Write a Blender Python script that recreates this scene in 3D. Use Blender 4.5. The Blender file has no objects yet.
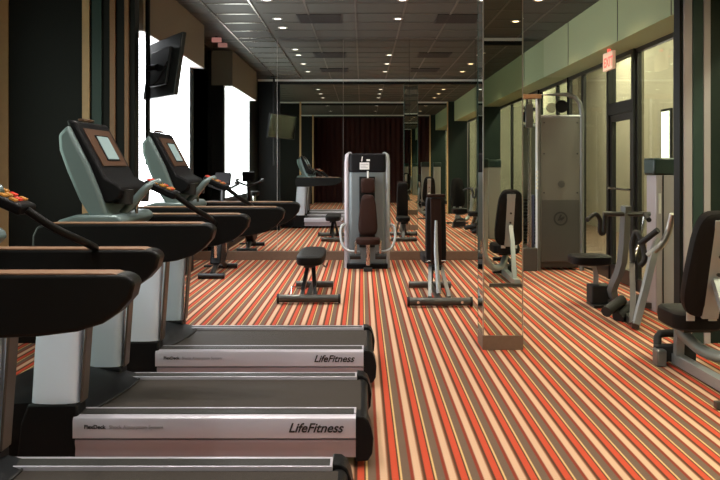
import bpy, bmesh, math, random
from mathutils import Vector, Matrix
random.seed(4)
SC = bpy.context.scene
COL = SC.collection
PI = math.pi
R = math.radians
CAMH = 1.45
FPX = 760.0
MZ = 11.75      # depth of the mirror wall
CEIL = 3.41
SOF = 2.82

# ------------------------------------------------------------------ materials
def mat(name, col, rough=.5, metal=0., spec=.5, bump=0., bscale=60., var=0., coat=0., emis=None, estr=0.):
    m = bpy.data.materials.new(name); m.use_nodes = True
    nt = m.node_tree; b = nt.nodes['Principled BSDF']
    b.inputs['Base Color'].default_value = (*col, 1)
    b.inputs['Roughness'].default_value = rough
    b.inputs['Metallic'].default_value = metal
    b.inputs['Specular IOR Level'].default_value = spec
    b.inputs['Coat Weight'].default_value = coat
    if emis:
        b.inputs['Emission Color'].default_value = (*emis, 1)
        b.inputs['Emission Strength'].default_value = estr
    if bump or var:
        tc = nt.nodes.new('ShaderNodeTexCoord'); n = nt.nodes.new('ShaderNodeTexNoise')
        n.inputs['Scale'].default_value = bscale; n.inputs['Detail'].default_value = 3
        nt.links.new(tc.outputs['Object'], n.inputs['Vector'])
        if bump:
            bp = nt.nodes.new('ShaderNodeBump'); bp.inputs['Strength'].default_value = bump
            bp.inputs['Distance'].default_value = .004
            nt.links.new(n.outputs['Fac'], bp.inputs['Height']); nt.links.new(bp.outputs['Normal'], b.inputs['Normal'])
        if var:
            mx = nt.nodes.new('ShaderNodeMixRGB'); mx.blend_type = 'MULTIPLY'; mx.inputs['Fac'].default_value = var
            mx.inputs['Color1'].default_value = (*col, 1)
            nt.links.new(n.outputs['Fac'], mx.inputs['Color2']); nt.links.new(mx.outputs['Color'], b.inputs['Base Color'])
    return m

M = {}
M['ceiling'] = mat('ceiling_tile', (.066, .070, .058), .6, bump=.3, bscale=120, var=.3)
M['tee'] = mat('ceiling_tee', (.10, .098, .085), .45, .2)
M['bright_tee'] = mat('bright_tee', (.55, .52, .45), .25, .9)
M['vent'] = mat('vent_black', (.012, .012, .012), .6)
M['dark'] = mat('dark_panel', (.008, .008, .007), .5, spec=.2, bump=.1, bscale=30)
M['teal'] = mat('teal_panel', (.03, .055, .05), .35, spec=.3)
M['green_dark'] = mat('green_dark_panel', (.012, .022, .018), .4, spec=.25)
M['wood'] = mat('brown_wood_strip', (.30, .16, .08), .35, bump=.1, bscale=40, var=.3)
M['tan'] = mat('tan_strip', (.62, .40, .20), .4, var=.2, bscale=20)
M['white_strip'] = mat('pale_metal_strip', (.42, .39, .42), .4, .2)
M['bright_strip'] = mat('pale_header_strip', (.65, .66, .64), .5)
M['steel'] = mat('brushed_steel_strip', (.55, .53, .50), .3, .9)
M['sage'] = mat('sage_paint', (.34, .40, .22), .7, bump=.05, bscale=200)
M['taupe'] = mat('taupe_paint', (.22, .19, .145), .75, bump=.05, bscale=200)
M['beige'] = mat('corridor_beige', (.52, .47, .38), .8, var=.25, bscale=1.5)
M['frame'] = mat('black_window_frame', (.012, .012, .012), .35, .2)
M['base'] = mat('baseboard_brown', (.20, .125, .085), .5, var=.3, bscale=30)
M['curtain'] = mat('dark_red_curtain', (.045, .010, .010), .9)
M['mirror'] = mat('mirror_silver', (.80, .84, .80), .0, 1.)
M['mirror_edge'] = mat('mirror_edge_green', (.10, .20, .17), .1, .3)
M['black'] = mat('black_plastic', (.009, .009, .010), .42, spec=.12, bump=.15, bscale=400)
M['arm'] = mat('black_arm_cover', (.007, .007, .007), .38, bump=.1, bscale=500, spec=.2)
M['blackm'] = mat('black_steel', (.018, .018, .018), .3, .4)
M['rubber'] = mat('rubber', (.012, .012, .012), .7)
M['belt'] = mat('running_belt', (.042, .034, .029), .65, spec=.25, bump=.4, bscale=600, var=.2)
M['rail'] = mat('foot_rail_tread', (.03, .028, .026), .5, spec=.3, bump=.5, bscale=300)
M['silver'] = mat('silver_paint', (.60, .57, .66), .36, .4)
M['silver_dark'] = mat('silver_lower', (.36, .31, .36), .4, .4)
M['satin'] = mat('satin_upright', (.70, .78, .92), .38, .1)
M['arm_light_strip'] = mat('arm_top_light_tint', (.26, .15, .09), .5, spec=.3)  # brown tint standing for lamp light on the black arm tops
M['shell'] = mat('console_shell', (.17, .23, .235), .38, .3)
M['edge_brown'] = mat('brown_edge', (.075, .055, .045), .4)
M['bezel'] = mat('console_bezel', (.11, .055, .032), .4, coat=.2)
M['screen'] = mat('lit_screen', (.1, .12, .12), .15, emis=(.55, .72, .66), estr=.55)
M['chrome'] = mat('chrome', (.62, .61, .59), .22, 1.)
M['post_grey'] = mat('dark_silver_tube', (.16, .17, .17), .38, .4)
M['gunmetal'] = mat('gunmetal_frame', (.085, .085, .08), .35, .5)
M['frame_silver'] = mat('silver_frame_tube', (.34, .36, .37), .38, .4)
M['shroud'] = mat('grey_shroud', (.17, .20, .21), .4, .3)
M['shroud_tan'] = mat('pale_shroud', (.30, .28, .26), .45, .2)
M['mesh_panel'] = mat('perforated_panel', (.13, .125, .11), .45, .3, bump=.4, bscale=300)
M['cap'] = mat('teal_cap', (.012, .03, .027), .35)
M['vinyl'] = mat('black_vinyl', (.008, .007, .007), .55, spec=.15, bump=.3, bscale=250)
M['vinyl_brown'] = mat('brown_vinyl', (.024, .010, .007), .55, spec=.15, bump=.3, bscale=250)
M['red_key'] = mat('red_key', (.5, .02, .01), .4, emis=(1, .10, .04), estr=.25)
M['amber_key'] = mat('amber_key', (.4, .18, .03), .4, emis=(1, .42, .08), estr=.15)
M['white_paint'] = mat('white_label', (.7, .7, .68), .5)
M['ink'] = mat('dark_ink', (.02, .02, .02), .4)
M['faint_ink'] = mat('faint_ink', (.25, .24, .27), .4)
M['tv'] = mat('tv_back', (.012, .012, .012), .4)
M['tv_glass'] = mat('tv_glass', (.01, .01, .01), .04, coat=1.)
M['lamp'] = mat('downlight_lens', (.9, .9, .85), .4, emis=(1, .93, .80), estr=5.)
M['lamp_warm'] = mat('downlight_lens_warm', (.9, .8, .6), .4, emis=(1, .72, .38), estr=7.)
M['panel_lamp'] = mat('corridor_lamp', (.9, .9, .85), .4, emis=(1, .93, .78), estr=5.)
M['bright_pane'] = mat('bright_far_pane', (.9, .9, .9), .4, emis=(1, 1, .95), estr=2.2)
M['frosted'] = mat('backlit_window_film', (.9, .92, .95), .5, emis=(.93, .97, 1), estr=7.0)
M['sign'] = mat('exit_sign_face', (.75, .60, .48), .5, emis=(1, .55, .35), estr=.25)
M['sign_red'] = mat('exit_sign_red', (.8, .05, .04), .5, emis=(1, .12, .08), estr=1.3)
M['weights'] = mat('weight_plates', (.02, .02, .022), .4, .5)

def glass_mat():
    m = bpy.data.materials.new('tinted_glass'); m.use_nodes = True; nt = m.node_tree
    nt.nodes.clear()
    o = nt.nodes.new('ShaderNodeOutputMaterial'); mx = nt.nodes.new('ShaderNodeMixShader')
    t = nt.nodes.new('ShaderNodeBsdfTransparent'); t.inputs[0].default_value = (.86, .90, .80, 1)
    g = nt.nodes.new('ShaderNodeBsdfGlossy'); g.inputs['Roughness'].default_value = .0
    lw = nt.nodes.new('ShaderNodeLayerWeight'); pw = nt.nodes.new('ShaderNodeMath'); pw.operation = 'POWER'; pw.inputs[1].default_value = 4
    nt.links.new(lw.outputs['Facing'], pw.inputs[0])
    f = nt.nodes.new('ShaderNodeMath'); f.operation = 'MULTIPLY_ADD'; f.inputs[1].default_value = .4; f.inputs[2].default_value = .03
    nt.links.new(pw.outputs[0], f.inputs[0])
    nt.links.new(f.outputs[0], mx.inputs[0]); nt.links.new(t.outputs[0], mx.inputs[1]); nt.links.new(g.outputs[0], mx.inputs[2])
    nt.links.new(mx.outputs[0], o.inputs[0]); return m
M['glass'] = glass_mat()

def carpet_mat():
    m = bpy.data.materials.new('striped_carpet'); m.use_nodes = True; nt = m.node_tree; N = nt.nodes; L = nt.links
    b = N['Principled BSDF']; b.inputs['Roughness'].default_value = .95; b.inputs['Specular IOR Level'].default_value = .15
    geo = N.new('ShaderNodeNewGeometry'); sep = N.new('ShaderNodeSeparateXYZ'); L.new(geo.outputs['Position'], sep.inputs[0])
    nz = N.new('ShaderNodeTexNoise'); nz.inputs['Scale'].default_value = 260; nz.inputs['Detail'].default_value = 2
    L.new(geo.outputs['Position'], nz.inputs['Vector'])
    j = N.new('ShaderNodeMath'); j.operation = 'MULTIPLY_ADD'; j.inputs[1].default_value = .006; L.new(nz.outputs['Fac'], j.inputs[0]); L.new(sep.outputs['X'], j.inputs[2])
    P = .1606
    a = N.new('ShaderNodeMath'); a.operation = 'ADD'; a.inputs[1].default_value = P*100 - .106 + .017 - .003; L.new(j.outputs[0], a.inputs[0])
    d = N.new('ShaderNodeMath'); d.operation = 'DIVIDE'; d.inputs[1].default_value = P; L.new(a.outputs[0], d.inputs[0])
    f = N.new('ShaderNodeMath'); f.operation = 'FRACT'; L.new(d.outputs[0], f.inputs[0])
    cr = N.new('ShaderNodeValToRGB'); cr.color_ramp.interpolation = 'CONSTANT'; L.new(f.outputs[0], cr.inputs[0])
    cr.color_ramp.interpolation = 'LINEAR'
    cream, brown, red, line, yel, tau, dred = (.70, .46, .31), (.10, .045, .025), (.60, .085, .042), (.12, .05, .03), (.74, .50, .22), (.18, .12, .085), (.26, .045, .025)
    stops = [(0, cream), (.165, cream), (.215, (.28, .11, .055)), (.25, brown), (.30, brown), (.33, red), (.50, red), (.52, line), (.55, line), (.57, yel), (.605, yel),
             (.63, tau), (.84, tau), (.88, dred), (.95, dred), (.99, cream)]
    el = cr.color_ramp.elements
    el[0].position = 0; el[0].color = (*cream, 1); el[1].position = 1; el[1].color = (*cream, 1)
    for p, c in stops[1:]:
        e = el.new(p); e.color = (*c, 1)
    n2 = N.new('ShaderNodeTexNoise'); n2.inputs['Scale'].default_value = 900; L.new(geo.outputs['Position'], n2.inputs['Vector'])
    mx = N.new('ShaderNodeMixRGB'); mx.blend_type = 'MULTIPLY'; mx.inputs['Fac'].default_value = .35
    L.new(cr.outputs['Color'], mx.inputs['Color1']); L.new(n2.outputs['Fac'], mx.inputs['Color2']); L.new(mx.outputs[0], b.inputs['Base Color'])
    bp = N.new('ShaderNodeBump'); bp.inputs['Strength'].default_value = .5; bp.inputs['Distance'].default_value = .003
    L.new(n2.outputs['Fac'], bp.inputs['Height']); L.new(bp.outputs[0], b.inputs['Normal'])
    return m
M['carpet'] = carpet_mat()

# ------------------------------------------------------------------ mesh helpers
class MB:
    def __init__(s): s.bm = bmesh.new()
    def box(s, x0, x1, y0, y1, z0, z1, rot=None, piv=None, taper=None):
        vs = [Vector((x, y, z)) for x in (x0, x1) for y in (y0, y1) for z in (z0, z1)]
        if rot is not None:
            p = Vector(piv) if piv is not None else Vector(((x0+x1)/2, (y0+y1)/2, (z0+z1)/2))
            vs = [rot @ (v-p) + p for v in vs]
        b = [s.bm.verts.new(v) for v in vs]
        for f in ((0, 1, 3, 2), (4, 6, 7, 5), (0, 4, 5, 1), (2, 3, 7, 6), (0, 2, 6, 4), (1, 5, 7, 3)):
            s.bm.faces.new([b[i] for i in f])
        return s
    def prism(s, prof, axis, a, b):
        # prof: 2D points; axis 'y': (x,z) profile extruded in y; 'x': (y,z); 'z': (x,y)
        def P(u, v, t): return {'y': (u, t, v), 'x': (t, u, v), 'z': (u, v, t)}[axis]
        A = [s.bm.verts.new(P(u, v, a)) for u, v in prof]; Bv = [s.bm.verts.new(P(u, v, b)) for u, v in prof]
        n = len(prof)
        s.bm.faces.new(A); s.bm.faces.new(list(reversed(Bv)))
        for i in range(n): s.bm.faces.new([A[i], Bv[i], Bv[(i+1) % n], A[(i+1) % n]])
        return s
    def tube(s, pts, r, n=12, smooth=0, flat=1.0):
        pts = [Vector(p) for p in pts]
        rs = r if isinstance(r, (list, tuple)) else [r]*len(pts)
        if smooth and len(pts) > 2:
            q = []; qr = []
            for i in range(len(pts)-1):
                p0 = pts[max(i-1, 0)]; p1 = pts[i]; p2 = pts[i+1]; p3 = pts[min(i+2, len(pts)-1)]
                for k in range(smooth):
                    t = k/smooth
                    q.append(.5*((2*p1)+(p2-p0)*t+(2*p0-5*p1+4*p2-p3)*t*t+(-p0+3*p1-3*p2+p3)*t**3)); qr.append(rs[i]*(1-t)+rs[i+1]*t)
            q.append(pts[-1]); qr.append(rs[-1]); pts, rs = q, qr
        rings = []; up = None
        for i, p in enumerate(pts):
            t = (pts[min(i+1, len(pts)-1)]-pts[max(i-1, 0)]).normalized()
            if up is None:
                up = Vector((0, 0, 1)) if abs(t.z) < .9 else Vector((0, 1, 0))
            u = (up - t*up.dot(t)).normalized(); w = t.cross(u); up = u
            off = PI/n if n == 4 else 0
            rings.append([s.bm.verts.new(p + (u*math.cos(2*PI*k/n+off) + w*math.sin(2*PI*k/n+off)*flat)*rs[i]) for k in range(n)])
        for a, b in zip(rings, rings[1:]):
            for k in range(n): s.bm.faces.new([a[k], a[(k+1) % n], b[(k+1) % n], b[k]])
        s.bm.faces.new(list(reversed(rings[0]))); s.bm.faces.new(rings[-1])
        return s
    def cyl(s, a, b, r, n=20): return s.tube([a, b], r, n)
    def pad(s, cx, cy, cz, sx, sy, sz, rot=None, top=1., e=4):
        # a soft upholstered pad: superellipse outline (in the x-y plane), puffed in z; top scales the far y end
        n = 28; layers = [(-.5, .86), (-.38, .97), (0, 1.), (.34, .98), (.46, .9), (.52, .6)]
        rings = []
        for h, k in layers:
            ring = []
            for i in range(n):
                t = 2*PI*i/n; c, q = math.cos(t), math.sin(t)
                x = math.copysign(abs(c)**(2/e), c)*sx/2; y = math.copysign(abs(q)**(2/e), q)*sy/2
                inset = (1-k)*min(sx, sy)/2
                x -= math.copysign(min(inset, abs(x)), x); y -= math.copysign(min(inset, abs(y)), y)
                w = 1+(top-1)*(y/sy+.5)
                v = Vector((x*w, y, h*sz))
                if rot is not None: v = rot @ v
                ring.append(s.bm.verts.new(v+Vector((cx, cy, cz))))
            rings.append(ring)
        for a, b in zip(rings, rings[1:]):
            for k in range(n): s.bm.faces.new([a[k], a[(k+1) % n], b[(k+1) % n], b[k]])
        s.bm.faces.new(list(reversed(rings[0]))); s.bm.faces.new(rings[-1]); return s
    def make(s, name, m, parent=None, bev=0., seg=2, loc=None):
        bmesh.ops.recalc_face_normals(s.bm, faces=s.bm.faces)
        me = bpy.data.meshes.new(name); s.bm.to_mesh(me); s.bm.free()
        me.materials.append(M[m] if isinstance(m, str) else m)
        for p in me.polygons: p.use_smooth = True
        me.set_sharp_from_angle(angle=R(38))
        o = bpy.data.objects.new(name, me); COL.objects.link(o)
        if parent: o.parent = parent
        if bev:
            md = o.modifiers.new('bevel', 'BEVEL'); md.width = bev; md.segments = seg; md.limit_method = 'ANGLE'; md.angle_limit = R(40); md.harden_normals = False
        if loc: o.location = loc
        return o
def tag(o, label=None, cat=None, group=None, kind=None):
    if label: o['label'] = label
    if cat: o['category'] = cat
    if group: o['group'] = group
    if kind: o['kind'] = kind
    return o
def thing(name, label, cat, loc=(0, 0, 0), rz=0, group=None):
    o = bpy.data.objects.new(name, None); COL.objects.link(o); o.location = loc; o.rotation_euler = (0, 0, rz)
    o.empty_display_size = .1
    return tag(o, label, cat, group)
def struct(name, mb, m, bev=0.): return tag(mb.make(name, m, bev=bev), kind='structure')
def copy_tree(o, parent=None):
    c = o.copy(); COL.objects.link(c); c.parent = parent
    for ch in [x for x in o.children]: copy_tree(ch, c)
    return c
def W(px, py, z):
    "a point on the photograph's sight line at depth z, in metres"
    return Vector(((px-362)*z/FPX, z, CAMH-(py-166)*z/FPX))
def text(name, body, m, parent, size, M4, shear=0., ext=.001, bold=0.):
    cu = bpy.data.curves.new('t', 'FONT'); cu.body = body; cu.size = size; cu.shear = shear; cu.extrude = ext; cu.offset = bold
    cu.align_x = 'LEFT'
    ob = bpy.data.objects.new('t', cu); COL.objects.link(ob); bpy.context.view_layer.update()
    dg = bpy.context.evaluated_depsgraph_get(); me = bpy.data.meshes.new_from_object(ob.evaluated_get(dg))
    bpy.data.objects.remove(ob); me.name = name; me.transform(M4); me.materials.clear(); me.materials.append(M[m])
    o = bpy.data.objects.new(name, me); COL.objects.link(o); o.parent = parent; return o
FACE_NEAR = Matrix.Rotation(R(90), 4, 'X')       # lettering read from -y

# ------------------------------------------------------------------ the room
struct('floor', MB().box(-3.3, 3.3, -6.8, MZ+.05, -.08, 0), 'carpet')
struct('ceiling', MB().box(-3.4, 3.3, -6.8, MZ+.05, CEIL, CEIL+.08), 'ceiling')
g = MB(); x = -3.13
while x < 2.8:
    if abs(x+1.91) > .05 and abs(x+1.30) > .05: g.box(x-.012, x+.012, -6.6, MZ-.03, CEIL-.008, CEIL)
    x += .61
z = 11.58
while z > -6.5:
    g.box(-1.27, 2.79, z-.012, z+.012, CEIL-.007, CEIL); g.box(-3.2, -1.94, z-.012, z+.012, CEIL-.007, CEIL); z -= .61
struct('trim_1', g, 'tee')
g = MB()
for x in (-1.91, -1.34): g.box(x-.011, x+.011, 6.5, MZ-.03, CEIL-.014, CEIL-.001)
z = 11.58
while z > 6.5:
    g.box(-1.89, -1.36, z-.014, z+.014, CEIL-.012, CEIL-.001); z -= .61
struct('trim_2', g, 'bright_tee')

struct('wall_far', MB().box(-3.4, 3.3, MZ+.03, MZ+.18, 0, CEIL), 'dark')
struct('baseboard_far', MB().box(-3.15, 3.17, MZ-.035, MZ+.02, 0, .135), 'base', .004)
g = MB(); n = 160; pr = []                                           # pleated curtain wall at the back of the room
for i in range(n+1): pr.append((-3.2+6.4*i/n, -6.6+.04*math.sin(i*1.25)))
pr += [(3.2, -6.75), (-3.2, -6.75)]
struct('wall_back', g.prism(pr, 'z', 0, CEIL), 'curtain')

# mirror panels on the far wall
seams = [-3.19, -2.33, -1.31, -.29, .73, 1.75, 3.17]
ml = ['tall wall mirror panel in the left corner past the bright window', 'tall wall mirror panel reflecting the bright left window',
      'tall wall mirror panel behind the low flat bench', 'tall wall mirror panel directly behind the grey tower machine',
      'tall wall mirror panel behind the upright incline bench', 'tall wall mirror panel at the right, half hidden behind the mirrored column']
for i in range(6):
    t = thing('wall_mirror', ml[i], 'mirror', ((seams[i]+seams[i+1])/2, MZ, .14), 0, 'mirror panels covering the far wall')
    w = (seams[i+1]-seams[i])/2-.002
    MB().box(-w, w, 0, .008, 0, CEIL-.145).make('mirror_glass', 'mirror', t)
    MB().box(-w, w, .009, .025, 0, CEIL-.145).make('backing', 'mirror_edge', t)
    if i in (1, 2):
        MB().box(w-.001, w+.004, -.002, .008, 0, CEIL-.145).make('edge_strip', 'steel', t)

# portals : piers each side and a beam under the ceiling, every 5.95 m
def portal(k, zc, trim0):
    L = struct('trim_%d' % trim0, MB().box(-3.3, -1.86, zc, zc+.12, 0, CEIL), 'dark')
    Rr = struct('trim_%d' % (trim0+1), MB().box(2.62, 3.2, zc, zc+.12, 0, CEIL), 'green_dark')
    for x0, x1, m, nm in ((-2.96, -2.89, 'tan', 'tan_strip'), (-2.285, -2.225, 'tan', 'tan_strip'), (-2.205, -2.125, 'teal', 'teal_strip'), (-2.06, -2.015, 'wood', 'wood_strip'), (-1.94, -1.905, 'wood', 'wood_strip')):
        MB().box(x0, x1, zc-.02, zc, .0, CEIL-.01).make(nm, m, L, .003)
    for x0, x1, m, nm in ((2.60, 2.62, 'dark', 'dark_strip'), (2.628, 2.695, 'white_strip', 'pale_strip'), (2.70, 2.785, 'teal', 'teal_strip'), (2.79, 2.845, 'white_strip', 'pale_strip')):
        if nm == 'dark_strip': MB().box(x0, x1, zc, zc+.12, 0, CEIL-.01).make(nm, m, Rr, .003)
        else: MB().box(x0, x1, zc-.02, zc, .0, CEIL-.01).make(nm, m, Rr, .003)
    if k:
        MB().box(-1.90, -1.85, zc+.12, zc+.15, 0, CEIL-.01).make('wood_strip', 'tan', L, .003)
        MB().box(2.58, 2.62, zc+.12, zc+.15, 0, CEIL-.01).make('wood_strip', 'tan', Rr, .003)
    Bm = struct('trim_%d' % (trim0+2), MB().box(-1.86, 2.60, zc, zc+.12, CEIL-.11, CEIL), 'dark')
    MB().box(-3.28, 2.60, zc+.12, zc+.135, CEIL-.05, CEIL-.004).make('steel_strip', 'bright_strip', Bm, .002)
    MB().box(-1.86, 2.60, zc-.015, zc, CEIL-.05, CEIL-.004).make('steel_strip', 'bright_strip', Bm, .002)
portal(0, 6.22, 3); portal(1, .25, 6); portal(2, -5.7, 9)

# right side : sage fascia, soffit and storefront
struct('wall_right', MB().prism([(2.81, SOF), (3.26, SOF), (3.26, 4.6), (3.2, 4.6), (3.2, CEIL), (2.81, CEIL)], 'y', -6.6, MZ), 'sage')
g = MB()
for z0 in (10.35, 8.35, 6.9): g.box(2.803, 2.811, z0-.004, z0+.004, SOF+.002, CEIL)
struct('trim_12', g, 'tee')
bays = [(-6.5, -4.3), (-4.3, -2.1), (-2.1, .2), (.6, 2.4), (2.4, 4.3), (4.3, 6.2), (6.36, 7.75), (7.75, 8.85), (9.83, 11.02), (11.02, MZ)]
for i, (a, b) in enumerate(bays):
    g = MB().box(3.19, 3.24, a, a+.04, 0, SOF); g.box(3.19, 3.24, b-.04, b, 0, SOF)
    g.box(3.19, 3.24, a+.04, b-.04, SOF-.05, SOF); g.box(3.19, 3.24, a+.04, b-.04, 0, .14)
    w = tag(g.make('window_%d' % (i+1), 'frame'), kind='structure')
    MB().box(3.205, 3.213, a+.05, b-.05, .14, SOF-.06).make('glass_pane', 'glass', w)
g = MB().box(3.16, 3.26, 8.85, 8.93, 0, SOF); g.box(3.16, 3.26, 9.75, 9.83, 0, SOF); g.box(3.16, 3.26, 8.93, 9.75, 2.10, 2.24); g.box(3.16, 3.26, 8.93, 9.75, SOF-.05, SOF)
d = tag(g.make('door_1', 'frame'), kind='structure')
MB().box(3.205, 3.213, 8.93, 9.75, 2.24, SOF-.05).make('transom_glass', 'glass', d)
g = MB().box(3.18, 3.23, 8.94, 9.02, .02, 2.09); g.box(3.18, 3.23, 9.66, 9.74, .02, 2.09); g.box(3.18, 3.23, 9.02, 9.66, 2.01, 2.09); g.box(3.18, 3.23, 9.02, 9.66, .02, .20)
leaf = g.make('door_leaf', 'frame', d)
MB().box(3.2, 3.208, 9.02, 9.66, .2, 2.01).make('door_glass', 'glass', leaf)
MB().tube([(3.18, 9.0, 1.17), (3.13, 9.0, 1.17), (3.13, 9.68, 1.17), (3.18, 9.68, 1.17)], .013, 8).make('push_bar', 'chrome', leaf)
# corridor outside the storefront
struct('wall_corridor', MB().box(5.6, 5.7, -6.8, 20, 0, 4.6), 'beige')
struct('floor_corridor', MB().box(3.3, 5.7, -6.8, 20, -.08, 0), 'base')
struct('ceiling_corridor', MB().box(3.3, 5.7, -6.8, 20, 4.6, 4.68), 'sage')
struct('wall_corridor_end', MB().box(3.26, 5.7, 20, 20.1, 0, 4.6), 'beige')
struct('wall_corridor_start', MB().box(3.26, 5.7, -6.9, -6.8, 0, 4.6), 'beige')
struct('wall_corridor_side', MB().box(3.26, 3.34, MZ+.02, 20, 0, 4.6), 'taupe')
g = MB().box(5.56, 5.6, 13.7, 14.15, 1.2, 2.5); w = tag(g.make('window_11', 'frame'), kind='structure')
MB().box(5.55, 5.56, 13.75, 14.1, 1.25, 2.45).make('bright_pane', 'bright_pane', w)
g = MB()
for a in (7.3, 9.4, 12.2, 15.1): g.box(5.57, 5.6, a, a+.12, 0, 4.6)
struct('trim_13', g, 'taupe')
for i, zz in enumerate((-4, 0, 4, 8.3, 12.3, 16)):
    t = thing('corridor_light', ['flat corridor ceiling light behind the curtain end', 'flat corridor ceiling light beside the camera', 'flat corridor ceiling light outside the nearer storefront bays',
              'flat corridor ceiling light outside the glass door', 'flat corridor ceiling light seen through the storefront past the cable tower', 'flat corridor ceiling light furthest down the corridor'][i], 'ceiling light', (4.5, zz, 4.6), 0, 'corridor ceiling lights')
    MB().box(-.32, .32, -.32, .32, -.03, 0).make('light_frame', 'white_paint', t)
    MB().box(-.29, .29, -.29, .29, -.036, -.03).make('diffuser', 'panel_lamp', t)
    l = bpy.data.lights.new('light', 'AREA'); l.size = .55; l.energy = 190; l.color = (1, .93, .78)
    lo = bpy.data.objects.new('light_source', l); COL.objects.link(lo); lo.parent = t; lo.location = (0, 0, -.05)

# left side : window box with fascia between the pier and the mirror
g = MB().box(-2.56, -2.2, 7.65, 10.6, SOF, CEIL)
bk = struct('trim_14', g, 'taupe')
MB().box(-2.355, -2.205, 7.66, 10.595, SOF-.012, SOF-.001).make('soffit', 'white_paint', bk)
g = MB().box(-2.56, -2.35, 6.35, 7.55, 0, SOF); g.box(-2.56, -2.35, 6.35, 7.65, SOF, CEIL); g.box(-2.56, -2.35, 10.45, 10.6, 0, SOF); g.box(-2.55, -2.35, 7.55, 10.45, 0, .85); g.box(-2.62, -2.56, 6.35, 10.6, 0, CEIL)
g.box(-3.4, -3.3, 6.3, MZ+.05, 0, CEIL)
struct('wall_left', g, 'dark')
g = MB().box(-2.46, -2.36, 7.55, 7.6, .85, SOF); g.box(-2.46, -2.37, 10.42, 10.45, .85, SOF); g.box(-2.46, -2.36, 7.6, 10.42, .85, .9); g.box(-2.46, -2.385, 7.6, 10.42, SOF-.02, SOF)
w = tag(g.make('window_12', 'frame'), kind='structure')
MB().box(-2.38, -2.365, 7.6, 10.42, .9, SOF-.005).make('window_film', 'frosted', w)
# nearer left walls, unseen windows added to give the treadmills side daylight
k = 13
for a, b, c, e in ((.55, 1.3, 5.3, 6.22), (-5.4, -4.8, -.8, .25), (-6.75, -6.2, -6.1, -5.7)):
    g = MB().box(-3.4, -3.2, a, b, 0, CEIL); g.box(-3.4, -3.2, c, e, 0, CEIL); g.box(-3.4, -3.2, b, c, 0, .85); g.box(-3.4, -3.2, b, c, SOF, CEIL)
    struct('wall_left', g, 'taupe')
    if c-b > 1:
        g = MB(); n = 3; q = (c-b)/n
        for i in range(n+1): g.box(-3.32, -3.26, max(b, b+q*i-.025), min(c, b+q*i+.025), .85, SOF)
        g.box(-3.32, -3.26, b+.025, c-.025, .85, .9); g.box(-3.32, -3.26, b+.025, c-.025, SOF-.05, SOF)
        w = tag(g.make('window_%d' % k, 'frame'), kind='structure'); k += 1
        MB().box(-3.295, -3.288, b+.03, c-.03, .9, SOF-.05).make('glass_pane', 'glass', w)

# mirrored column
t = thing('mirrored_column', 'square floor-to-ceiling column clad in mirror glass with a brown base', 'column', (1.111, 6.12, 0))
MB().box(-.146, .146, -.119, .119, 0, CEIL).make('core', 'dark', t)
MB().box(-.160, .160, -.133, .133, 0, .115).make('base_trim', 'base', t, .004)
for nm, x0, x1, y0, y1 in (('mirror_panel', -.150, .150, -.13, -.124), ('mirror_panel', -.158, -.151, -.122, .122), ('mirror_panel', .151, .158, -.122, .122), ('mirror_panel', -.150, .150, .124, .13)):
    MB().box(x0, x1, y0, y1, .116, CEIL-.02).make(nm, 'mirror', t)
for x in (-.155, .155):
    for y in (-.127, .127):
        MB().box(x-.0045, x+.0045, y-.0045, y+.0045, .116, CEIL-.02).make('corner_strip', 'steel' if y < 0 else 'mirror_edge', t)

# ceiling downlights
rows = [(-1.12, 'left', 'lamp', (1, .93, .84)), (.48, 'middle', 'lamp', (1, .90, .76)), (2.08, 'right', 'lamp_warm', (1, .78, .52))]
zs = [10.75, 10.1, 8.95, 7.75, 5.3, 4.1, 2.9, 1.7, -1.2, -3.6]
ordn = {10.75: 'closest to the mirror wall', 10.1: 'second closest to the mirror wall', 8.95: 'third from the mirror wall', 7.75: 'fourth from the mirror wall'}
first = {}
for x, side, lm, lc in rows:
    for zz in zs:
        if zz == 10.75 and side != 'left': continue
        o = ordn.get(zz)
        lab = 'small round recessed downlight in the %s row, %s' % (side, o) if o else 'small round recessed downlight in the %s row, on the near side of the portal beam' % side
        if lm in first:
            t = copy_tree(first[lm]); t.location = (x, zz, CEIL); t['label'] = lab
        else:
            t = first[lm] = thing('downlight', lab, 'downlight', (x, zz, CEIL), 0, 'recessed ceiling downlights')
            g = MB(); n = 24; rr = [(.042, 0), (.07, 0), (.07, -.006), (.058, -.010), (.042, -.006)]
            rings = [[g.bm.verts.new((r*math.cos(2*PI*i/n), r*math.sin(2*PI*i/n), h)) for i in range(n)] for r, h in rr]
            for a, b in zip(rings, rings[1:]+rings[:1]):
                for i in range(n): g.bm.faces.new([a[i], a[(i+1) % n], b[(i+1) % n], b[i]])
            g.make('trim_ring', 'steel', t)
            MB().cyl((0, 0, -.001), (0, 0, -.006), .042, 24).make('lens', lm, t)
            l = bpy.data.lights.new('downlight', 'SPOT'); l.energy = 88; l.spot_size = R(125); l.spot_blend = .8; l.color = lc; l.shadow_soft_size = .06
            lo = bpy.data.objects.new('lamp_source', l); COL.objects.link(lo); lo.parent = t; lo.location = (0, 0, -.03)
        t['group'] = 'recessed ceiling downlights'
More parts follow.
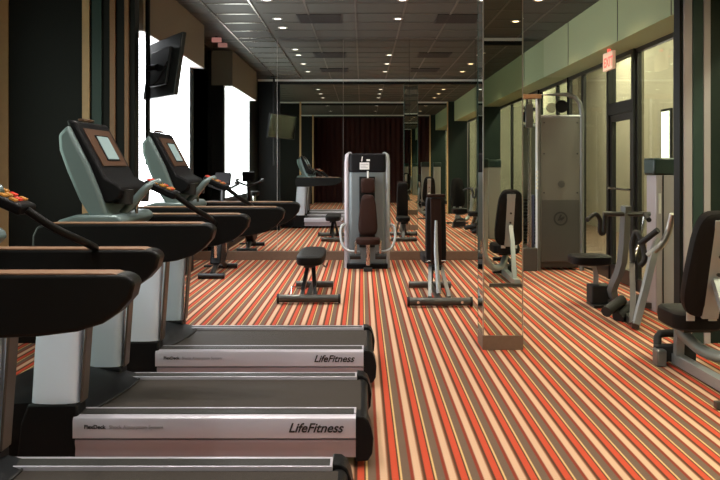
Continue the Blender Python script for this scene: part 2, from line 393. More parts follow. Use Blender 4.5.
for i, (x, zz) in enumerate(((-.56, 10.1), (-.56, 8.0), (1.27, 10.1), (1.27, 8.0))):
    t = thing('ceiling_vent', ['black ceiling vent left of middle, nearer the mirror wall', 'black ceiling vent left of middle, further from the mirror wall', 'black ceiling vent right of middle, nearer the mirror wall', 'black ceiling vent right of middle, further from the mirror wall'][i], 'vent', (x, zz, CEIL), 0, 'black ceiling vents')
    g = MB().box(-.29, .29, -.29, -.27, -.012, 0); g.box(-.29, .29, .27, .29, -.012, 0); g.box(-.29, -.27, -.27, .27, -.012, 0); g.box(.27, .29, -.27, .27, -.012, 0)
    g.make('vent_frame', 'vent', t)
    g = MB()
    for j in range(11): g.box(-.27, .27, -.25+j*.05-.018, -.25+j*.05+.018, -.010, -.006, rot=Matrix.Rotation(R(0), 3, 'X'))
    g.make('louvre', 'vent', t); MB().box(-.27, .27, -.27, .27, -.005, -.001).make('backing', 'vent', t)

# exit sign under the right soffit
t = thing('exit_sign', 'lit exit sign hanging from the soffit beside the glass door', 'exit sign', (2.9, 8.92, SOF))
MB().box(-.02, .02, -.17, .17, -.245, -.035).make('sign_box', 'sign', t, .004)
MB().cyl((0, 0, -.04), (0, 0, 0), .02, 12).make('mount', 'sign_red', t)
RX = Matrix(((0, 0, -1, -.0205), (-1, 0, 0, .135), (0, 1, 0, -.205), (0, 0, 0, 1)))
text('lettering', 'EXIT', 'sign_red', t, .155, RX, bold=.004)
t = thing('sign_light', 'small dim reddish sign box at the ceiling near the mirror left of the grid', 'sign', (-2.2, 11.5, CEIL))
MB().box(-.07, .07, -.03, .03, -.085, -.02).make('sign_box', mat('dim_sign', (.4, .2, .18), .5, emis=(1, .45, .4), estr=.25), t, .004)
MB().box(-.02, .02, -.02, .02, -.02, 0).make('mount', 'frame', t)

# television on a ceiling pole
t = thing('wall_television', 'black flat television on a ceiling pole in front of the bright window', 'television', (-1.93, 6.85, CEIL))
MB().cyl((0, 0, 0), (0, 0, -1.95), .022, 16).make('ceiling_pole', 'blackm', t)
MB().cyl((0, 0, 0), (0, 0, -.02), .08, 20).make('ceiling_plate', 'blackm', t)
a = W(152, 45, 7.2)-Vector((-1.93, 6.85, CEIL)); b = W(184, 32, 6.35)-Vector((-1.93, 6.85, CEIL))
c = W(145, 100, 7.15)-Vector((-1.93, 6.85, CEIL)); dd = W(176.5, 95, 6.3)-Vector((-1.93, 6.85, CEIL))
ux = (b-a).normalized(); uz = ((a+b)-(c+dd)).normalized(); uy = uz.cross(ux).normalized(); uz = ux.cross(uy)
cen = (a+b+c+dd)/4; wd = ((b-a).length+(dd-c).length)/2; ht = (((a+b)-(c+dd))/2).length
TR = Matrix((ux, uy, uz)).transposed().to_4x4(); TR.translation = cen
def tbox(x0, x1, y0, y1, z0, z1):
    g = MB().box(x0, x1, y0, y1, z0, z1); g.bm.transform(TR); return g
sc = -1 if (TR.to_3x3() @ Vector((0, 1, 0))).dot(Vector((1, .5, 0))) < 0 else 1   # sign of the screen side
tbox(-wd/2, wd/2, -.02, .02, -ht/2, ht/2).make('tv_case', 'tv', t, .008)
tbox(-wd/2+.02, wd/2-.02, sc*.0205, sc*.023, -ht/2+.02, ht/2-.02).make('screen', 'tv_glass', t)
tbox(-wd*.3, wd*.3, -sc*.05, -sc*.02, -ht*.32, ht*.3).make('rear_housing', 'tv', t, .01)
q = TR @ Vector((0, -sc*.05, 0))
MB().tube([q, (q+Vector((0, 0, q.z)))/2*0+Vector((0, 0, q.z))], .03, 8).make('bracket', 'blackm', t)
MB().tube([TR @ Vector((-.3, -sc*.055, -.05)), TR @ Vector((-.1, -sc*.08, -.16)), TR @ Vector((.15, -sc*.075, -.14)), TR @ Vector((.3, -sc*.055, .02))], .006, 6, 6).make('cable', 'rubber', t)

# ------------------------------------------------------------------ treadmills (user faces -x; origin under the rear end)
def arm_profile(H, xe, H2=None):
    x0 = -1.64
    pts = [(x0, H-.06), (x0+.02, H-.015), (x0+.06, H-.002), (xe-.05, H)]
    for i in range(1, 6):
        q = i/5*PI/2; pts.append((xe-.05+.05*math.sin(q), H-.035+.035*math.cos(q)))
    pts += [(xe-.01, H-.075), (xe-.05, H-.12), (xe-.10, H-.155), (xe-.18, H-.18), (xe-.30, H-.195), (-1.45, H-.215), (-1.62, H-.21), (x0, H-.16)]
    return pts
def treadmill(loc, label, H, xn, xf, cdx=0., grp='treadmills in a row'):
    t = thing('treadmill', label, 'treadmill', loc, 0, grp)
    YN, YF = -.41, .41
    g = MB().prism([(-2.02, .05), (-1.95, .03), (-.1, .03), (-.03, .05), (-.03, .12), (-1.45, .18), (-2.02, .18)], 'y', YN+.06, YF-.06)
    g.make('chassis', 'black', t, .008)
    for sgn, nm in ((-1, 'near'), (1, 'far')):
        ya = sgn*.41; yb = sgn*.385
        # upper band and lower band of the silver side
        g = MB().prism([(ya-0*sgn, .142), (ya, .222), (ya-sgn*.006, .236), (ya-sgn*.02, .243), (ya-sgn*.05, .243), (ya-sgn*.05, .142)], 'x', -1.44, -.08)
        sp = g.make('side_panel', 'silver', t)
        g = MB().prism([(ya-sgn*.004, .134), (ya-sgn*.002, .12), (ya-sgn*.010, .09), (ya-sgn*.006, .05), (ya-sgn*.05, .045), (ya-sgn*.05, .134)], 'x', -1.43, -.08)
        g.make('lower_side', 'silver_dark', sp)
        if sgn == -1:
            g = Matrix.Translation((-.405, ya-.0015, .172)) @ FACE_NEAR
            text('logo', 'LifeFitness', 'ink', sp, .062, g, shear=.35, ext=.0008, bold=.0012)
            text('logo', 'FlexDeck', 'ink', sp, .027, Matrix.Translation((-1.385, ya-.0015, .188)) @ FACE_NEAR, ext=.0008, bold=.0006)
            text('logo', 'Shock Absorption System', 'faint_ink', sp, .025, Matrix.Translation((-1.265, ya-.0015, .188)) @ FACE_NEAR, ext=.0008)
        # foot rail : dark tread with a bright border
        rx0, rx1 = -1.50, -.09
        y0, y1 = sorted((sgn*.362, sgn*.285))
        MB().prism([(y0-.004, .236), (y0, .246), (y1, .246), (y1+.004, .236), (y1, .2), (y0, .2)], 'x', rx0, rx1).make('foot_rail', 'rail', t)
        yi = sgn*.283
        MB().box(rx0, rx1+.012, min(yi, yi-sgn*.010), max(yi, yi-sgn*.010), .225, .249).make('rail_border', 'silver', t, .002)
        MB().box(rx1+.001, rx1+.011, y0, y1, .225, .250).make('rail_border', 'silver', t, .002)
        # rounded rear end cap
        pr = [(-.08, .03), (-.02, .035), (0, .07), (.005, .14), (-.005, .19), (-.02, .228), (-.045, .247), (-.08, .249)]
        c0, c1 = sorted((sgn*.415, sgn*.30)); MB().prism(pr, 'y', c0, c1).make('end_cap', 'black', t, .006)
        # upright with its boot
        up = MB()
        rings = []
        for h, xc, wx, yo in ((.29, -1.545, .115, 0), (.55, -1.535, .112, .005), (.8, -1.52, .108, .012), (1.0, -1.505, .105, .02)):
            yc = sgn*(.335-yo); ring = []
            for i in range(20):
                q = 2*PI*i/20; c, s_ = math.cos(q), math.sin(q)
                ring.append(up.bm.verts.new((xc+math.copysign(abs(c)**.5, c)*wx, yc+math.copysign(abs(s_)**.6, s_)*.052, h)))
            rings.append(ring)
        for a, b in zip(rings, rings[1:]):
            for i in range(20): up.bm.faces.new([a[i], a[(i+1) % 20], b[(i+1) % 20], b[i]])
        up.bm.faces.new(rings[0]); up.bm.faces.new(rings[-1])
        u = up.make('upright', 'satin', t)
        ys = sorted((sgn*.27, sgn*.395))
        MB().prism([(-1.72, .02), (-1.40, .02), (-1.42, .20), (-1.425, .30), (-1.665, .30), (-1.70, .2)], 'y', ys[0], ys[1]).make('upright_boot', 'black', u, .012)
        MB().box(-1.432+.012, -1.408, ys[0]+.02, ys[1]-.02, .30, .95, rot=Matrix.Rotation(R(4), 3, 'Y'), piv=(-1.4, 0, .3)).make('trim_strip', 'edge_brown', u, .004)
        # arm
        xe = xn if sgn < 0 else xf
        a0, a1 = sorted((sgn*.40, sgn*.305))
        MB().prism(arm_profile(H, xe), 'y', a0, a1).make('arm_rest', 'arm', t, .012, 3)
        MB().prism([(-1.55, H-.003), (-1.55, H+.004), (xe-.07, H+.004), (xe-.05, H-.002)], 'y', a0+.006, a1-.006).make('arm_light_strip', 'arm_light_strip', t, .002)  # ceiling light along the top of the black arm, painted as a brown strip
    MB().prism([(-1.5, .205), (-.06, .205), (-.045, .213), (-.045, .222), (-.06, .231), (-1.5, .232)], 'y', -.272, .272).make('running_belt', 'belt', t)
    MB().cyl((-.055, -.30, .19), (-.055, .30, .19), .038, 20).make('rear_roller', 'black', t)
    # motor hood, its rear edge bowed
    g = MB(); n = 14; rr = []
    for j in range(n+1):
        y = -.37+.74*j/n; e = 1-(abs(y)/.37)**2.6
        xr = -1.385+.05*e+.05*(y/.37)
        rr.append([g.bm.verts.new(p) for p in ((-2.06+.05*(abs(y)/.37)**3, y, .06), (-2.06+.06*(abs(y)/.37)**3, y, .24), (-1.92, y, .285+.03*e), (-1.65, y, .30+.03*e), (xr-.1, y, .262+.018*e), (xr, y, .236), (xr, y, .18))])
    for a, b in zip(rr, rr[1:]):
        for i in range(6): g.bm.faces.new([a[i], a[i+1], b[i+1], b[i]])
        g.bm.faces.new([a[6], a[0], b[0], b[6]])
    g.bm.faces.new(rr[0]); g.bm.faces.new(rr[-1])
    hd = g.make('motor_hood', 'black', t)
    MB().tube([(-1.384+.05*(1-(abs(y)/.37)**2.6)+.05*(y/.37), y, .238) for y in [-.36+.72*i/16 for i in range(17)]], .006, 6).make('hood_edge', 'rubber', hd)
    # console
    before = set(t.children)
    cs = MB()
    prof = [(-1.525, 1.66), (-1.575, 1.61), (-1.57, 1.53), (-1.53, 1.42), (-1.47, 1.28), (-1.40, 1.17), (-1.32, 1.17), (-1.36, 1.30), (-1.42, 1.45)]
    back = cs.prism(prof, 'y', -.255, .265).make('console_shell', 'shell', t, .02, 3)
    prof = [(-1.545, 1.685), (-1.50, 1.68), (-1.345, 1.39), (-1.285, 1.36), (-1.26, 1.33), (-1.27, 1.29), (-1.33, 1.26), (-1.40, 1.28), (-1.47, 1.46)]
    face = MB().prism(prof, 'y', -.225, .275).make('console_face', 'black', t, .014, 3)
    d0 = Vector((-1.50, 0, 1.68)); d1 = Vector((-1.345, 0, 1.39)); dv = d1-d0; nr = Vector((-dv.z, 0, dv.x)).normalized()
    if nr.x < 0: nr = -nr
    def plate(u0, u1, y0, y1, o0, o1):
        g = MB(); vs = []
        for oo in (o0, o1):
            for u, y in ((u0, y0), (u0, y1), (u1, y1), (u1, y0)): vs.append(g.bm.verts.new(d0+dv*u+nr*oo+Vector((0, y, 0))))
        for f in ((0, 1, 2, 3), (7, 6, 5, 4), (0, 4, 5, 1), (1, 5, 6, 2), (2, 6, 7, 3), (3, 7, 4, 0)): g.bm.faces.new([vs[i] for i in f])
        return g
    plate(.13, .80, -.17, .22, .0, .006).make('bezel', 'bezel', face, .002)
    plate(.245, .235+.47, -.065, .135, .0061, .009).make('screen_surround', 'black', face)
    plate(.27, .68, -.05, .12, .0091, .012).make('screen', 'screen', face)
    MB().box(-1.545, -1.515, -.06, .10, 1.686, 1.70).make('top_fan', 'bezel', face, .003)
    for y in (-.13, .17):
        MB().cyl((-1.285, y, 1.255), (-1.28, y, 1.33), .048, 20).make('cup_holder', 'rubber', face)
    # dash tray and grip bar
    g = MB().prism([(-1.58, 1.14), (-1.56, 1.18), (-1.48, 1.205), (-1.27, 1.205), (-1.25, 1.19), (-1.24, 1.165), (-1.28, 1.13)], 'y', -.29, .29)
    g.make('dash_tray', 'shell', t, .012, 3)
    MB().tube([(-1.30, -.10, 1.20), (-1.24, -.07, 1.27), (-1.18, -.05, 1.34), (-1.13, 0, 1.365)], [.022, .022, .022, .02], 12, 5).make('grip_bar', 'shell', t)
    MB().tube([(-1.24, -.05, 1.20), (-1.235, -.05, 1.25), (-1.2, -.04, 1.30)], .009, 8, 4).make('grip_stay', 'chrome', t)
    pod = MB().box(-1.21, -1.03, -.055, .075, 1.305, 1.345, rot=Matrix.Rotation(R(24), 3, 'Y')).make('control_pod', 'black', t, .012, 3)
    for i, (m, w0) in enumerate((('red_key', -.075), ('amber_key', -.035), ('amber_key', .0), ('amber_key', .04))):
        for j, y in enumerate((-.03, .01, .05)):
            MB().box(-1.12+w0-.012, -1.12+w0+.012, y-.014, y+.014, 1.346, 1.352, rot=Matrix.Rotation(R(24), 3, 'Y'), piv=(-1.12, 0, 1.325)).make('key', m if (i+j) % 4 else 'red_key', pod)
    MB().tube([(-1.04, .0, 1.29), (-.96, .05, 1.22), (-.89, .15, 1.16), (-.90, .31, 1.12)], .015, 10, 4).make('grip_handle', 'arm', t)
    for o in set(t.children)-before: o.location.x += cdx
    return t
treadmill((.05, 4.06, 0), 'middle one of the three treadmills, its whole silver side lettering in view', 1.172, -.765, -.70)
treadmill((-.04, 2.765, 0), 'nearest treadmill at bottom left, only its arms and far foot rail in frame', 1.112, -.67, -.78, -.14)
treadmill((.09, 5.37, 0), 'furthest treadmill, beside the open carpet and below the television', 1.18, -.60, -.555)

# ------------------------------------------------------------------ exercise bike behind the treadmills
t = thing('exercise_bike', 'dark exercise bike behind the furthest treadmill by the bright window', 'exercise bike', (-1.93, 10.25, 0))
for y in (-.5, .5): MB().cyl((-.17, y, .04), (.17, y, .04), .035, 14).make('stabilizer', 'blackm', t)
MB().tube([(0, -.5, .05), (0, 0, .16), (0, .5, .05)], .035, 10, 4).make('frame', 'blackm', t)
MB().prism([(-.28, .16), (.12, .14), (.38, .3), (.34, .62), (.1, .7), (-.1, .5)], 'x', -.07, .07).make('flywheel_cover', 'black', t, .02)
MB().cyl((0, -.28, .25), (.0, -.34, .93), .03, 12).make('seat_post', 'chrome', t)
MB().pad(0, -.34, .96, .22, .28, .08, top=.5, e=2.6).make('saddle', 'vinyl', t)
MB().tube([(0, .2, .6), (0, .3, 1.1), (0, .3, 1.2)], .035, 10, 3).make('handle_post', 'blackm', t)
MB().tube([(-.2, .1, 1.22), (-.22, .25, 1.2), (0, .34, 1.12), (.22, .25, 1.2), (.2, .1, 1.22)], .018, 10, 5).make('handlebar', 'rubber', t)
MB().box(-.11, .11, .27, .33, 1.18, 1.36, rot=Matrix.Rotation(R(-25), 3, 'X')).make('bike_console', 'black', t, .012)
for s_ in (-1, 1):
    cr = MB().box(s_*.085-.012, s_*.085+.012, .0, .04, .28 if s_ > 0 else .1, .44 if s_ > 0 else .26).make('crank', 'chrome', t)
    MB().box(s_*.15-.05, s_*.15+.05, -.03, .07, (.44 if s_ > 0 else .1)-.012, (.44 if s_ > 0 else .1)+.012).make('pedal', 'rubber', cr, .004)

# ------------------------------------------------------------------ flat bench
t = thing('flat_bench', 'low flat black padded bench on a dark crossbar foot', 'bench', (-.56, 8.0, 0))
cb = MB().cyl((-.31, 0, .055), (.31, 0, .055), .042, 20).make('crossbar', 'gunmetal', t)
for s_ in (-1, 1): MB().cyl((s_*.31, 0, .055), (s_*.335, 0, .055), .05, 20).make('end_cap', 'rubber', cb)
MB().cyl((-.22, 1.0, .05), (.22, 1.0, .05), .04, 20).make('crossbar', 'gunmetal', t)
MB().tube([(0, 0, .055), (0, .5, .09), (0, 1.0, .055)], .035, 4).make('spine', 'gunmetal', t)
MB().tube([(-.075, .03, .08), (-.03, .34, .37)], .027, 4).make('leg', 'blackm', t)
MB().tube([(.065, .03, .08), (.02, .34, .37)], .027, 4).make('leg', 'blackm', t)
MB().tube([(.0, .97, .08), (0, .72, .37)], .03, 4).make('leg', 'blackm', t)
MB().box(-.06, .06, .1, .95, .365, .395).make('pad_support', 'blackm', t)
MB().pad(0, .52, .445, .30, 1.06, .10, e=5).make('pad', 'vinyl', t)
MB().tube([(.12, .35, .36), (.17, .35, .34), (.175, .45, .37)], .010, 8).make('adjust_handle', 'chrome', t)
MB().tube([(-.19, .04, .09), (-.19, .12, .16), (-.09, .12, .16), (-.08, .04, .09)], .006, 8).make('foot_handle', 'chrome', t)

# ------------------------------------------------------------------ incline bench with its back raised
t = thing('incline_bench', 'incline bench with its narrow black back raised upright', 'bench', (.80, 7.82, 0))
cb = MB().cyl((-.31, 0, .055), (.31, 0, .055), .042, 20).make('crossbar', 'gunmetal', t)
for s_ in (-1, 1):
    MB().cyl((s_*.31, 0, .055), (s_*.335, 0, .055), .05, 20).make('end_cap', 'rubber', cb)
    MB().cyl((s_*.225, -.05, .055), (s_*.225, -.04, .055), .014, 10).make('bolt', 'chrome', cb)
MB().cyl((-.25, 1.15, .05), (.25, 1.15, .05), .04, 20).make('crossbar', 'gunmetal', t)
MB().tube([(-.10, .03, .09), (-.06, .45, .36)], .026, 4).make('leg', 'post_grey', t)
MB().tube([(.10, .03, .09), (.06, .45, .36)], .026, 4).make('leg', 'post_grey', t)
MB().tube([(0, 0, .06), (0, 1.15, .06)], .032, 4).make('spine', 'gunmetal', t)
MB().tube([(0, 1.1, .06), (0, .8, .38)], .032, 4).make('leg', 'gunmetal', t)
MB().box(-.05, .05, .35, 1.05, .33, .37).make('seat_support', 'blackm', t)
MB().pad(0, .80, .42, .27, .5, .09, e=5).make('seat_pad', 'vinyl', t)
rb = Matrix.Rotation(R(84), 3, 'X')
MB().pad(.005, .50, .755, .235, .74, .10, rot=rb, e=7, top=.93).make('back_pad', 'vinyl', t)
MB().box(-.095, .105, .43, .46, 1.11, 1.145).make('back_top', 'vinyl_brown', t, .01)
MB().box(-.055, .06, .405, .43, .38, 1.10, rot=Matrix.Rotation(R(-6), 3, 'X')).make('back_board', 'vinyl_brown', t, .006)
MB().tube([(0, .10, .12), (-.01, .30, .55), (0, .385, .86)], [.026, .022, .014], 12).make('support_strut', 'frame_silver', t)
MB().tube([(-.11, .42, .42), (.11, .42, .42)], .014, 8).make('pivot_bar', 'chrome', t)

# ------------------------------------------------------------------ central tower machine facing the camera
def rrect(x0, x1, y0, y1, r, n=5):
    o = []
    for cx, cy, a in ((x1-r, y1-r, 0), (x0+r, y1-r, 90), (x0+r, y0+r, 180), (x1-r, y0+r, 270)):
        for i in range(n+1): o.append((cx+r*math.cos(R(a+90*i/n)), cy+r*math.sin(R(a+90*i/n))))
    return o
t = thing('weight_tower', 'grey leg machine tower with brown backrest standing against the mirror wall', 'weight machine', (.083, 10.78, 0))
MB().prism(rrect(-.27, .25, 0, .30, .05), 'z', .05, 1.36).make('shroud', 'shroud', t)
cp = MB().prism(rrect(-.275, .255, -.01, .31, .06), 'z', 1.36, 1.63).make('shroud_cap', 'black', t, .02)
MB().box(-.115, .02, -.018, -.010, 1.40, 1.50).make('placard', 'white_paint', cp)
MB().box(-.02, .03, -.018, -.010, 1.52, 1.545).make('logo', 'white_paint', cp); MB().prism([(-.095, 1.515), (-.08, 1.515), (-.07, 1.585), (-.085, 1.585)], 'y', -.018, -.010).make('logo', 'white_paint', cp)
g = MB().box(-.105, .01, -.0195, -.018, 1.468, 1.474); g.box(-.105, -.03, -.0195, -.018, 1.445, 1.451); g.box(-.105, .0, -.0195, -.018, 1.422, 1.428); g.make('printed_line', 'faint_ink', cp)
MB().tube([(-.30, .06, 0), (-.30, .06, 1.5), (-.29, .10, 1.60), (-.26, .2, 1.62)], .036, 14, 0).make('side_post', 'white_strip', t)
MB().tube([(.28, .06, 0), (.28, .06, 1.5), (.27, .10, 1.60), (.24, .2, 1.62)], .036, 14, 0).make('side_post', 'frame_silver', t)
MB().box(-.12, .10, -.05, -.01, .3, 1.3).make('stack_channel', 'dark', t)
MB().box(-.3, .28, -.08, .3, 0, .07).make('base', 'black', t, .01)
MB().cyl((0, -.06, 1.2), (0, -.06, 1.38), .014, 10).make('guide_rod', 'white_paint', t)
MB().pad(0, -.12, 1.175, .20, .215, .09, rot=Matrix.Rotation(R(90), 3, 'X'), e=5).make('head_pad', 'vinyl_brown', t)
MB().pad(0, -.16, .765, .30, .58, .10, rot=Matrix.Rotation(R(90), 3, 'X'), e=4, top=.66).make('back_pad', 'vinyl_brown', t)
MB().pad(0, -.32, .42, .34, .32, .09, e=3).make('seat', 'vinyl_brown', t)
MB().tube([(0, -.26, .08), (0, -.26, .38)], .03, 12).make('seat_post', 'chrome', t)
MB().tube([(0, -.05, .08), (0, -.30, .05)], .04, 4).make('foot_beam', 'blackm', t)
MB().box(-.06, .06, -.36, -.28, 0, .05).make('foot', 'rubber', t, .006)
for s_ in (-1, 1):
    MB().tube([(s_*.32, .0, .62), (s_*.37, -.04, .60), (s_*.385, -.08, .5), (s_*.36, -.14, .36), (s_*.28, -.18, .27), (s_*.12, -.2, .25)], .02, 12, 5).make('swing_arm', 'frame_silver', t)
    MB().cyl((s_*.17, -.26, .18), (s_*.17, -.26, .42), .018, 12).make('foot_lever', 'chrome', t)
    MB().cyl((s_*.10, -.27, .20), (s_*.25, -.27, .20), .04, 14).make('roller_pad', 'rubber', t)

# ------------------------------------------------------------------ cable tower by the window
t = thing('cable_tower', 'tall grey cable pulley tower with a perforated shroud and round emblem', 'weight machine', (2.76, 10.55, 0))
pr = [(-.28, .12), (.26, .12), (.26, 2.12), (-.28, 2.12)]
sh = MB().prism(pr, 'y', -.02, .03).make('shroud', 'mesh_panel', t, .006)
MB().prism([(-.27, .13), (.25, .13), (.25, .98), (-.27, .98)], 'y', -.026, -.021).make('lower_panel', 'gunmetal', sh)
fr = [(-.31, 0, 0), (-.31, 0, 2.44), (.10, 0, 2.44), (.20, 0, 2.40), (.265, 0, 2.32), (.29, 0, 2.2), (.29, 0, 0)]
MB().tube(fr, .032, 12).make('frame', 'post_grey', t)
MB().tube([(-.31, 0, 2.14), (.28, 0, 2.14)], .02, 8).make('cross_bar', 'frame_silver', t)
MB().box(-.28, .26, .05, .3, .03, .12).make('base', 'gunmetal', t, .01)
g = MB()
for i in range(14): g.box(-.18, .18, .06, .24, .14+i*.055, .14+i*.055+.045)
g.make('weight_stack', 'weights', t)
g = MB(); n = 28                                                     # round emblem ring with a slanted stroke
for a in range(n):
    q0 = 2*PI*a/n; q1 = 2*PI*(a+1)/n
    vs = [g.bm.verts.new((-.01+rr*math.cos(q), -.028, .72+rr*math.sin(q))) for rr, q in ((.098, q0), (.098, q1), (.075, q1), (.075, q0))]
    g.bm.faces.new(vs)
g.make('emblem', 'ink', sh)
MB().prism([(-.055, .69), (-.02, .78), (.01, .78), (-.005, .735), (.04, .76), (.045, .73), (-.03, .66), (-.0, .70)], 'y', -.031, -.027).make('emblem', 'ink', sh)
MB().cyl((0, -.02, 1.2), (0, -.028, 1.2), .05, 16).make('fixing', 'gunmetal', sh)
for x in (-.24, .22):
    for h in (1.08, 1.62, 2.05): MB().cyl((x, -.02, h), (x, -.03, h), .012, 8).make('bolt', 'ink', sh)
MB().cyl((.02, .02, 2.28), (.02, .06, 2.28), .09, 20).make('pulley', 'black', t); MB().cyl((-.12, .02, 2.26), (-.12, .06, 2.26), .07, 20).make('pulley', 'chrome', t)
MB().tube([(-.44, -.02, 0), (-.44, -.02, 2.4)], .03, 4).make('guide_column', 'chrome', t)
MB().tube([(-.345, -.03, 0), (-.345, -.03, 2.4)], .018, 4).make('guide_column', 'satin', t)
MB().box(-.60, -.28, -.06, .04, 2.38, 2.44).make('top_plate', 'wood', t, .006)
for x, h in ((-.45, 2.22), (-.44, 2.08)): MB().cyl((x, -.05, h), (x, .02, h), .055, 18).make('pulley', 'black', t)
MB().box(-.50, -.40, -.07, -.02, 1.98, 2.3).make('pulley_bracket', 'gunmetal', t, .004)
MB().cyl((-.45, -.04, .12), (-.45, -.04, 2.2), .006, 6).make('cable', 'rubber', t)
MB().box(-.62, -.34, -.08, .12, 0, .32).make('column_base', 'gunmetal', t, .01)
MB().box(-.41, -.37, -.02, .10, .32, 1.05).make('rear_panel', mat('navy_panel', (.03, .04, .09), .4), t, .006)
g = MB()
for i in range(5): g.box(-.36, -.33, -.062, -.056, 1.13+i*.055, 1.13+i*.055+.035)
g.make('height_mark', 'white_paint', t)
MB().tube([(-.56, -.05, 1.75), (-.585, -.06, 1.5), (-.57, -.05, 1.25)], .016, 8, 4).make('cable_handle', 'rubber', t)

# ------------------------------------------------------------------ row machine beside the window (built in world metres, thing at its base)
base = Vector((2.55, 7.3, 0))
t = thing('row_machine', 'grey press machine with a high crossbar and small black seat by the window wall', 'weight machine', base)
def L(px, py, z): return W(px, py, z)-base
def A(x, y, z): return Vector((x, y, z))-base
MB().tube([A(2.62, 7.75, .05), L(612, 290, 7.72), L(622, 262, 7.6), L(626, 206, 7.5)], .05, 4, 3).make('post', 'post_grey', t)
MB().tube([L(603, 214, 7.5), L(650, 214, 7.5)], .024, 10).make('crossbar', 'gunmetal', t)
MB().tube([L(605, 215, 7.5), L(604, 232, 7.5), L(600, 232, 7.48), L(600, 220, 7.45), L(595, 214, 7.4), L(587, 220, 7.3)], .022, 10, 4).make('handle', 'rubber', t)
MB().tube([L(645, 214, 7.5), L(649, 220, 7.3)], .024, 10).make('handle', 'rubber', t)
MB().tube([L(645, 215, 7.5), L(641, 238, 7.5), L(632, 262, 7.4)], .016, 8).make('link_rod', 'chrome', t)
sp = base
MB().pad(*(A(2.38, 7.95, .475)), .42, .36, .10, e=4).make('seat', 'vinyl', t)
MB().tube([A(2.30, 7.95, .43), A(2.42, 7.92, .40), A(2.44, 7.92, .30), A(2.42, 7.92, .05)], .035, 4).make('seat_post', 'frame_silver', t)
MB().box(*[v for ab in zip(A(2.36, 7.80, .03), A(2.58, 8.0, .22)) for v in ab]).make('foot_block', 'rubber', t, .012)
MB().box(*[v for ab in zip(A(2.36, 7.72, .0), A(2.62, 8.0, .035)) for v in ab]).make('foot_plate', 'blackm', t, .008)
MB().tube([A(2.44, 7.9, .05), A(2.62, 7.75, .05), A(2.42, 6.72, .045)], .045, 4).make('base_beam', 'gunmetal', t)
MB().tube([A(2.42, 6.72, .05), L(645, 290, 6.8), L(655, 248, 6.95), L(658, 240, 7.0)], .04, 4).make('front_strut', 'frame_silver', t)
MB().tube([A(2.40, 6.75, .05), L(633, 300, 6.85), L(632, 256, 7.1)], .034, 4).make('front_strut', 'gunmetal', t)
MB().tube([L(640, 244, 7.05), L(658, 230, 6.9)], .028, 12).make('grip', 'rubber', t)
MB().tube([L(633, 262, 7.05), L(632, 245, 7.1), L(636, 232, 7.1), L(641, 240, 7.05), L(645, 258, 7.0), L(640, 266, 7.0)], .026, 10, 4).make('handle', 'rubber', t)
MB().tube([L(648, 256, 6.95), L(662, 244, 6.9), L(668, 232, 6.9), L(673, 214, 6.85)], .03, 12, 5).make('press_arm', 'steel', t)
g = MB().tube([L(622, 300, 7.2), L(606, 312, 7.0)], .05, 14); g.make('roller_pad', 'rubber', t)
MB().tube([L(618, 318, 7.1), L(640, 300, 7.3)], .06, 14).make('roller_pad', 'rubber', t)
MB().tube([A(2.62, 7.75, .05), A(2.95, 7.62, .05)], .04, 4).make('base_beam', 'gunmetal', t)
st = MB().box(*[v for ab in zip(A(2.90, 7.5, 0), A(3.10, 7.75, 1.36)) for v in ab]).make('stack_tower', 'white_strip', t, .01)
MB().box(*[v for ab in zip(A(2.875, 7.485, 1.36), A(3.125, 7.765, 1.53)) for v in ab]).make('tower_cap', 'cap', st, .02)
MB().box(*[v for ab in zip(A(2.965, 7.49, .05), A(2.975, 7.505, 1.36)) for v in ab]).make('tower_slot', 'ink', st)
MB().box(*[v for ab in zip(A(2.925, 7.492, .98), A(2.95, 7.502, 1.18)) for v in ab]).make('scale_label', 'white_paint', st)

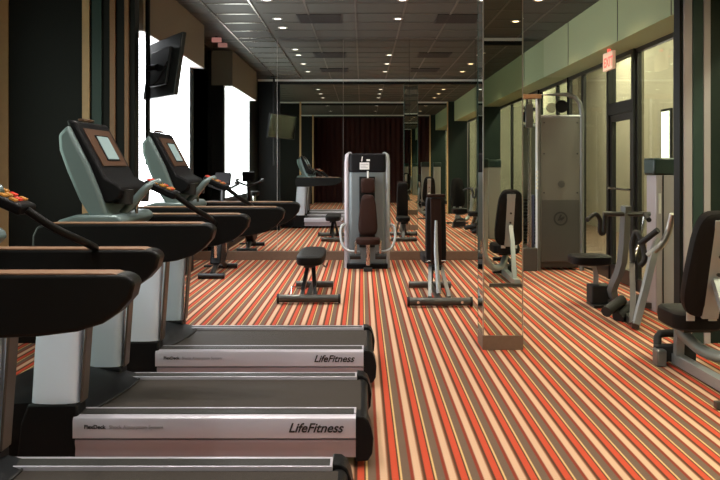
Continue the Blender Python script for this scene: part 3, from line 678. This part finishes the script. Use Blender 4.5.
# ------------------------------------------------------------------ press machine at the right edge, facing the mirror wall
def press_machine(loc, label, rz=0, tower=True):
    t = thing('press_machine', label, 'weight machine', loc, rz, 'padded press machines')
    rb = Matrix.Rotation(R(110), 3, 'X')
    MB().pad(0, .20, .385, .36, .42, .13, e=5).make('seat', 'vinyl', t)
    MB().box(-.10, .10, .06, .40, .30, .325).make('seat_plate', 'blackm', t)
    # backrest leaning towards -y at the top
    MB().pad(0, -.16, .80, .40, .74, .10, rot=Matrix.Rotation(R(106), 3, 'X'), e=4, top=.75).make('backrest', 'vinyl', t)
    MB().box(-.05, .06, -.205, -.155, .42, 1.12, rot=Matrix.Rotation(R(16), 3, 'X')).make('back_channel', 'frame_silver', t, .006)
    pt = MB()
    for h, y in ((.62, -.16), (.74, -.19), (.86, -.225)): pt.cyl((.005, y-.03, h), (.005, y-.045, h), .013, 10)
    pt.make('pin_holes', 'ink', t)
    for x in (-.12, .03): MB().box(x, x+.055, -.03, -.022, .40, .47).make('label_plate', 'white_paint', t)
    MB().tube([(-.03, .30, .30), (-.03, .32, .05)], .04, 4).make('seat_post', 'frame_silver', t)
    MB().tube([(-.03, .42, .05), (0, -.62, .05)], .05, 4).make('base_beam', 'frame_silver', t)
    MB().tube([(-.22, -.66, .03), (.34, -.66, .03)], .028, 4).make('rear_foot', 'gunmetal', t)
    MB().tube([(0, -.45, .08), (0, -.34, .5), (0, -.20, .7)], .035, 4).make('back_post', 'frame_silver', t)
    MB().tube([(-.03, .28, .26), (.06, .10, .16), (.20, -.05, .16), (.33, -.2, .35), (.38, -.25, .75)], .042, 12, 5).make('swing_arm', 'frame_silver', t)
    MB().tube([(.38, -.25, .74), (.36, -.1, .88), (.33, .12, .92)], .03, 12, 4).make('handle', 'steel', t)
    MB().box(-.19, -.12, .30, .40, .0, .12).make('foot_block', 'post_grey', t, .01)
    MB().box(-.17, .12, .36, .44, .02, .14).make('foot_rest', 'rubber', t, .01)
    MB().tube([(-.14, .42, .12), (-.10, .48, .20), (.1, .48, .20)], .03, 10, 3).make('foot_roller', 'rubber', t)
    if tower:
        st = MB().box(.42, .66, -.15, .15, 0, 1.42).make('stack_tower', 'shroud_tan', t, .012)
        MB().box(.405, .675, -.165, .165, 1.42, 1.58).make('tower_cap', 'cap', st, .02)
        MB().box(.45, .455+.05, -.158, -.15, .98, 1.2).make('scale_label', 'white_paint', st)
        MB().tube([(0, -.3, .1), (.45, -.1, .1)], .035, 4).make('base_beam', 'gunmetal', t)
    return t
press_machine((2.32, 5.18, 0), 'black padded press machine cut by the right picture edge, before the striped pier', 0, False)
press_machine((1.86, 2.25, 0), 'black padded press machine reflected in the mirrored column, closest behind it', R(180), False)
press_machine((1.52, -1.3, 0), 'black padded press machine behind the camera, its pale tower seen in the mirrored column', 0)
press_machine((2.1, -3.3, 0), 'black padded press machine furthest behind the camera, seen only in reflections', 0)

# ------------------------------------------------------------------ light
wd_ = bpy.data.worlds.new('sky'); SC.world = wd_; wd_.use_nodes = True
bg = wd_.node_tree.nodes['Background']; bg.inputs[0].default_value = (.86, .94, 1, 1); bg.inputs[1].default_value = 3.2
for x, y, sy, z0 in ((-3.45, 3.3, 4.0, 1.85), (-3.45, -2.8, 4.0, 1.85)):
    l = bpy.data.lights.new('portal', 'AREA'); l.shape = 'RECTANGLE'; l.size = 2.0; l.size_y = sy; l.cycles.is_portal = True
    o = bpy.data.objects.new('sky_portal', l); COL.objects.link(o); o.location = (x, y, z0)
    o.rotation_euler = (0, R(-90), 0)

cam = bpy.data.cameras.new('camera'); co = bpy.data.objects.new('camera', cam); COL.objects.link(co)
co.location = (0, 0, CAMH); co.rotation_euler = (R(90), 0, 0)
cam.lens = FPX*36/720; cam.sensor_width = 36; cam.shift_x = -2/720; cam.shift_y = -74/720; cam.clip_start = .05
SC.camera = co
SC.view_settings.view_transform = 'Standard'; SC.view_settings.look = 'None'; SC.view_settings.exposure = -.04; SC.view_settings.gamma = 1
SC.cycles.max_bounces = 12; SC.cycles.glossy_bounces = 8; SC.cycles.transparent_max_bounces = 16
